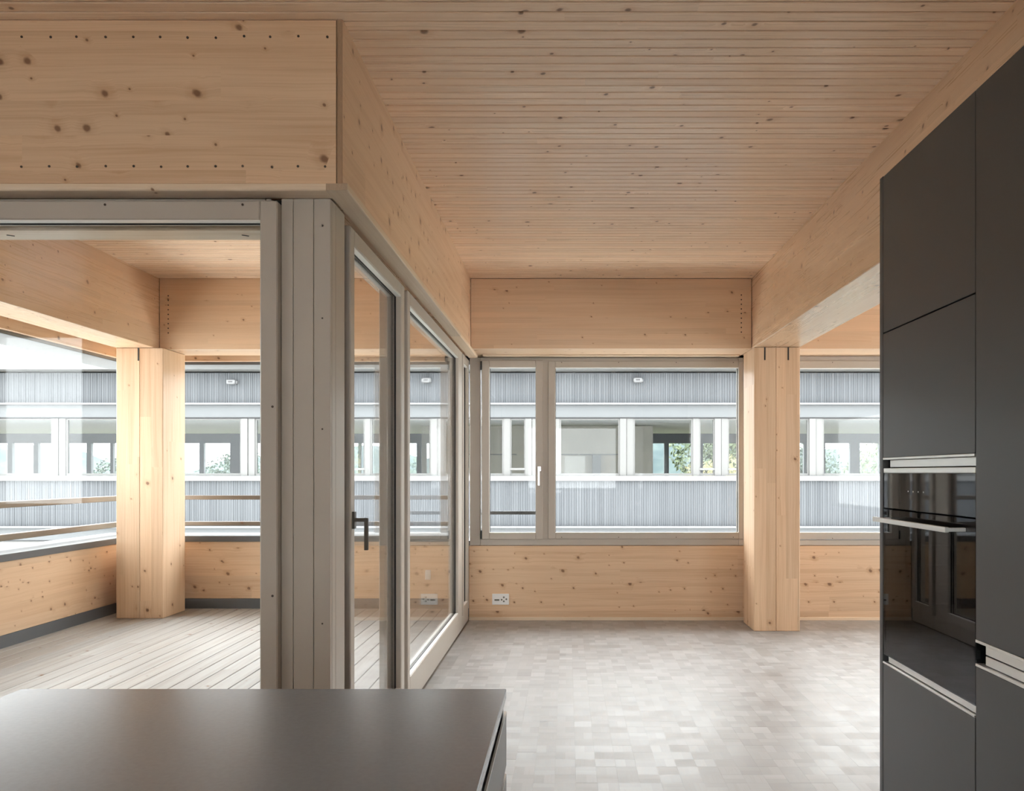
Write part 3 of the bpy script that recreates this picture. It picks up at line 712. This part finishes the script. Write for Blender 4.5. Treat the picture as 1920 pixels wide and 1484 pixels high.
DO = 20.0
SO = DO / F
def ox(px): return (px - VX) * SO
def oz(py): return EYE - (py - VY) * SO
nb = thing('neighbour_building', (0, DO + 4, -9), 'grey timber-clad building across the courtyard with white-framed ribbon windows', 'building', kind='thing')
BX0, BX1 = ox(-1150), ox(2250)
DEPTH = 8.5
boxes('roof_edge', (BX0 - .3, BX1 + .3, DO - .45, DO + DEPTH + .5, oz(697), oz(684)), M['fwhite'], nb)
boxes('roof_slab', (BX0, BX1, DO + .12, DO + DEPTH, oz(702), oz(697.5)), M['fdark'], nb)
def cladding(z0, z1, yy):
    V, Fc = [], []
    x = BX0
    while x < BX1:
        w = random.choice((.048, .056, .064)); d = random.choice((0, .003, .006))
        v, f = box_geo((x, x + w - .005, yy - .02 - d, yy, z0, z1)); n = len(V)
        V += v; Fc += [tuple(i + n for i in q) for q in f if q not in ((4, 5, 6, 7), (2, 3, 7, 6))]
        x += w
    o = link('cladding', mesh_from('cladding', V, Fc, M['clad']), (0, 0, 0), nb); o['kind'] = 'stuff'
    boxes('cladding_backing', (BX0, BX1, yy + .002, yy + .15, z0, z1), M['ffascia'], nb)
SH = (1014 - 784) * SO
def storey(dz, full):
    cladding(oz(757) + dz, oz(700) + dz, DO) if full else None
    boxes('ledge', (BX0, BX1, DO - .16, DO + .05, oz(759.8) + dz, oz(756.6) + dz), M['fsill'], nb)
    boxes('fascia', (BX0, BX1, DO - .06, DO + .12, oz(783) + dz, oz(760) + dz), M['ffascia'], nb)
    boxes('shadow_joint', (BX0, BX1, DO - .02, DO + .12, oz(785.3) + dz, oz(783.1) + dz), M['fdark'], nb)
    boxes('sill', (BX0, BX1, DO - .10, DO + .12, oz(902) + dz, oz(892.5) + dz), M['fsill'], nb)
    cladding(oz(990) + dz, oz(902.3) + dz, DO)
    z0, z1 = oz(892) + dz, oz(785.5) + dz
    for k in range(-12, 7):
        p = 985 + 177.4 * k; q = p + 177.4
        if p < -1150 or q > 2230: continue
        boxes('post', (ox(p), ox(p + 12), DO - .03, DO + .12, z0, z1), M['fwhite'], nb)
        boxes('post', (ox(p + 12.8), ox(p + 25), DO - .01, DO + .12, z0, z1), M['fwhite'], nb)
        if k % 2 == 0: a, b = (p + 25, p + 53, ), (p + 64, q)
        else: b, a = (p + 25, p + 137), (p + 149, q)
        m = (a[1], b[0]) if k % 2 == 0 else (b[1], a[0])
        boxes('mullion', (ox(m[0]), ox(m[1]), DO - .01, DO + .12, z0, z1), M['fwhite'], nb)
        if not full and (q < -100 or p > 500): 
            boxes('glazing', (ox(p + 25), ox(q), DO + .05, DO + .06, z0, z1), M['farglass'], nb); continue
        fr = frame('window', 'X', ox(b[0]), ox(b[1]), z0, z1, DO + .02, DO + .09, (.04, .04, .05, .03), M['fwhite'], nb, 0)
        pane('pane', 'X', ox(b[0]) + .03, ox(b[1]) - .03, z0 + .03, z1 - .03, DO + .055, M['farglass'], fr)
        fr = frame('casement', 'X', ox(a[0]), ox(a[1]), z0, z1, DO + .02, DO + .09, (.03, .03, .05, .03), M['fwhite'], nb, 0)
        pane('pane', 'X', ox(a[0]) + .02, ox(a[1]) - .02, z0 + .03, z1 - .03, DO + .055, M['farglass'], fr)
        boxes('guard_bar', (ox(a[0]), ox(a[1]), DO - .02, DO + .01, oz(882) + dz, oz(878) + dz), M['fwhite'], fr)
    # inside
    boxes('floor_slab', (BX0, BX1, DO + .13, DO + DEPTH, oz(1005) + dz, oz(980) + dz), M['finner'], nb)
    boxes('ceiling_slab', (BX0, BX1, DO + .13, DO + DEPTH, oz(784) + dz + .02, oz(775) + dz), M['finceil'], nb)
    if full:
        boxes('partition', (ox(790), ox(1250), DO + 3.2, DO + 3.3, oz(979), oz(785)), M['finner'], nb)
        boxes('partition', (ox(1250) - .08, ox(1250), DO + 3.3, DO + DEPTH - .1, oz(979), oz(785)), M['finner'], nb)
        yr = DO + DEPTH
        boxes('rear_parapet', (BX0, BX1, yr, yr + .2, oz(1000), EYE - .28), M['finner'], nb)
        boxes('rear_lintel', (BX0, BX1, yr, yr + .2, EYE + 1.02, oz(775)), M['fpost'], nb)
        for i in range(46):
            x = BX0 + .6 + i * (BX1 - BX0 - 1.2) / 45 + random.uniform(-.25, .25); w = random.choice((.10, .16, .34))
            boxes('rear_post', (x, x + w, yr + .01, yr + .15, EYE - .28, EYE + 1.02), M['fpost'], nb)
        for px_ in (905, 1040, 1150): 
            boxes('inner_ledge', (ox(px_ - 60), ox(px_ + 48), DO + 3.12, DO + 3.198, oz(848), oz(846)), M['fwhite'], nb)
        boxes('inner_column', (ox(1118), ox(1136), DO + 2.9, DO + 3.1, oz(979), oz(849)), M['fsill'], nb)
storey(0, True); storey(-SH, False)
boxes('lower_wall', (BX0, BX1, DO + .16, DO + DEPTH, -9, oz(990) - SH), M['ffascia'], nb)
boxes('gable_wall', (BX0 - .2, BX0, DO, DO + DEPTH, -9, oz(697)), M['clad'], nb)
boxes('gable_wall', (BX1, BX1 + .2, DO, DO + DEPTH, -9, oz(697)), M['clad'], nb)

for px_, py_, lab in ((1195, 714, 'small white wall lamp on the grey cladding, seen through the large far window'), (438, 717.5, 'small white wall lamp on the grey cladding, seen through the loggia window'),
                      (800, 715, 'added lamp shape standing in for a lamp reflection in the side pane')):  # the third one is modelled in place of a lamp's reflection
    L = thing('wall_lamp', (ox(px_), DO - .1, oz(py_)), lab, 'lamp', 'wall lamps on the opposite facade')
    boxes('housing', (ox(px_ - 8), ox(px_ + 8), DO - .20, DO - .035, oz(py_ + 4.5), oz(py_ - 4)), M['fsill'], L, .02)
    boxes('lens', (ox(px_ - 4), ox(px_ + 4), DO - .204, DO - .198, oz(py_ + 1.5), oz(py_ - 1)), M['fdark'], L)
    boxes('bracket', (ox(px_ + 7), ox(px_ + 10), DO - .12, DO - .03, oz(py_ + 3), oz(py_ - 2)), M['fsill'], L)

# ------------------------------------------------------------------ trees behind the neighbouring building
def leaf_mat(name, c1, c2):
    s = NT(name); geo = s.node('ShaderNodeNewGeometry')
    return s.bsdf(s.mix(geo.outputs['Random Per Island'], C(*c1), C(*c2)), .7, .3)
LEAF = [leaf_mat('leaf_green', (.055, .075, .036), (.105, .125, .062)), leaf_mat('leaf_yellow', (.13, .115, .04), (.19, .165, .07)), leaf_mat('leaf_dark', (.03, .045, .034), (.06, .08, .056))]
M['bark'] = paint('bark', (.10, .08, .06), .9, .2)
def tree(x, y, ztop, r, kind, label, n=4500):
    t = thing('tree', (x, y, -9), label, 'tree', 'trees behind the opposite building')
    V, Fc = cyl_geo(.28, ztop + 9 - r, 8, 'Z')
    V = [(a * (1.0 if c < 0 else .45), b * (1.0 if c < 0 else .45), c + (ztop + 9 - r) / 2) for a, b, c in V]
    link('trunk', mesh_from('trunk', V, Fc, M['bark']), (x, y, -9), t)
    V, Fc = [], []
    lob = [(random.uniform(-.5, .5) * r, random.uniform(-.5, .5) * r, random.uniform(-.6, .6) * r, random.uniform(.45, .65) * r) for _ in range(9)]
    for i in range(n):
        cx_, cy_, cz_, cr = random.choice(lob)
        d = Vector((random.gauss(0, 1), random.gauss(0, 1), random.gauss(0, 1))).normalized() * cr * random.uniform(.7, 1.0)
        c = Vector((cx_, cy_, cz_)) + d
        a = Vector((random.gauss(0, 1), random.gauss(0, 1), random.gauss(0, 1))).normalized(); b = a.orthogonal().normalized()
        l = random.uniform(.09, .17) * (r / 3.2); w = l * .55
        q = len(V); V += [tuple(c - a * l), tuple(c + b * w), tuple(c + a * l), tuple(c - b * w)]; Fc.append((q, q + 1, q + 2, q + 3))
    f = link('foliage', mesh_from('foliage', V, Fc, LEAF[kind]), (x, y, ztop - r), t); f['kind'] = 'stuff'
tree(9.2, 46, 5.2, 3.6, 0, 'light green tree seen through the large far window', 8000)
tree(6.4, 36, 1.7, 2.0, 1, 'yellow autumn shrub tree below the light green one')
tree(16.5, 58, 5.0, 3.2, 2, 'dark green tree beside the spruce column')
tree(17.5, 46, 3.9, 3.0, 0, 'green tree seen through the window behind the kitchen cabinets')
tree(24.5, 57, 5.6, 3.4, 2, 'tall dark tree at the edge of the kitchen cabinets')
tree(-33, 62, 3.4, 3.0, 2, 'low dark tree seen through the loggia')
tree(-24, 60, 3.0, 2.8, 2, 'round dark tree seen to the right of the loggia column')
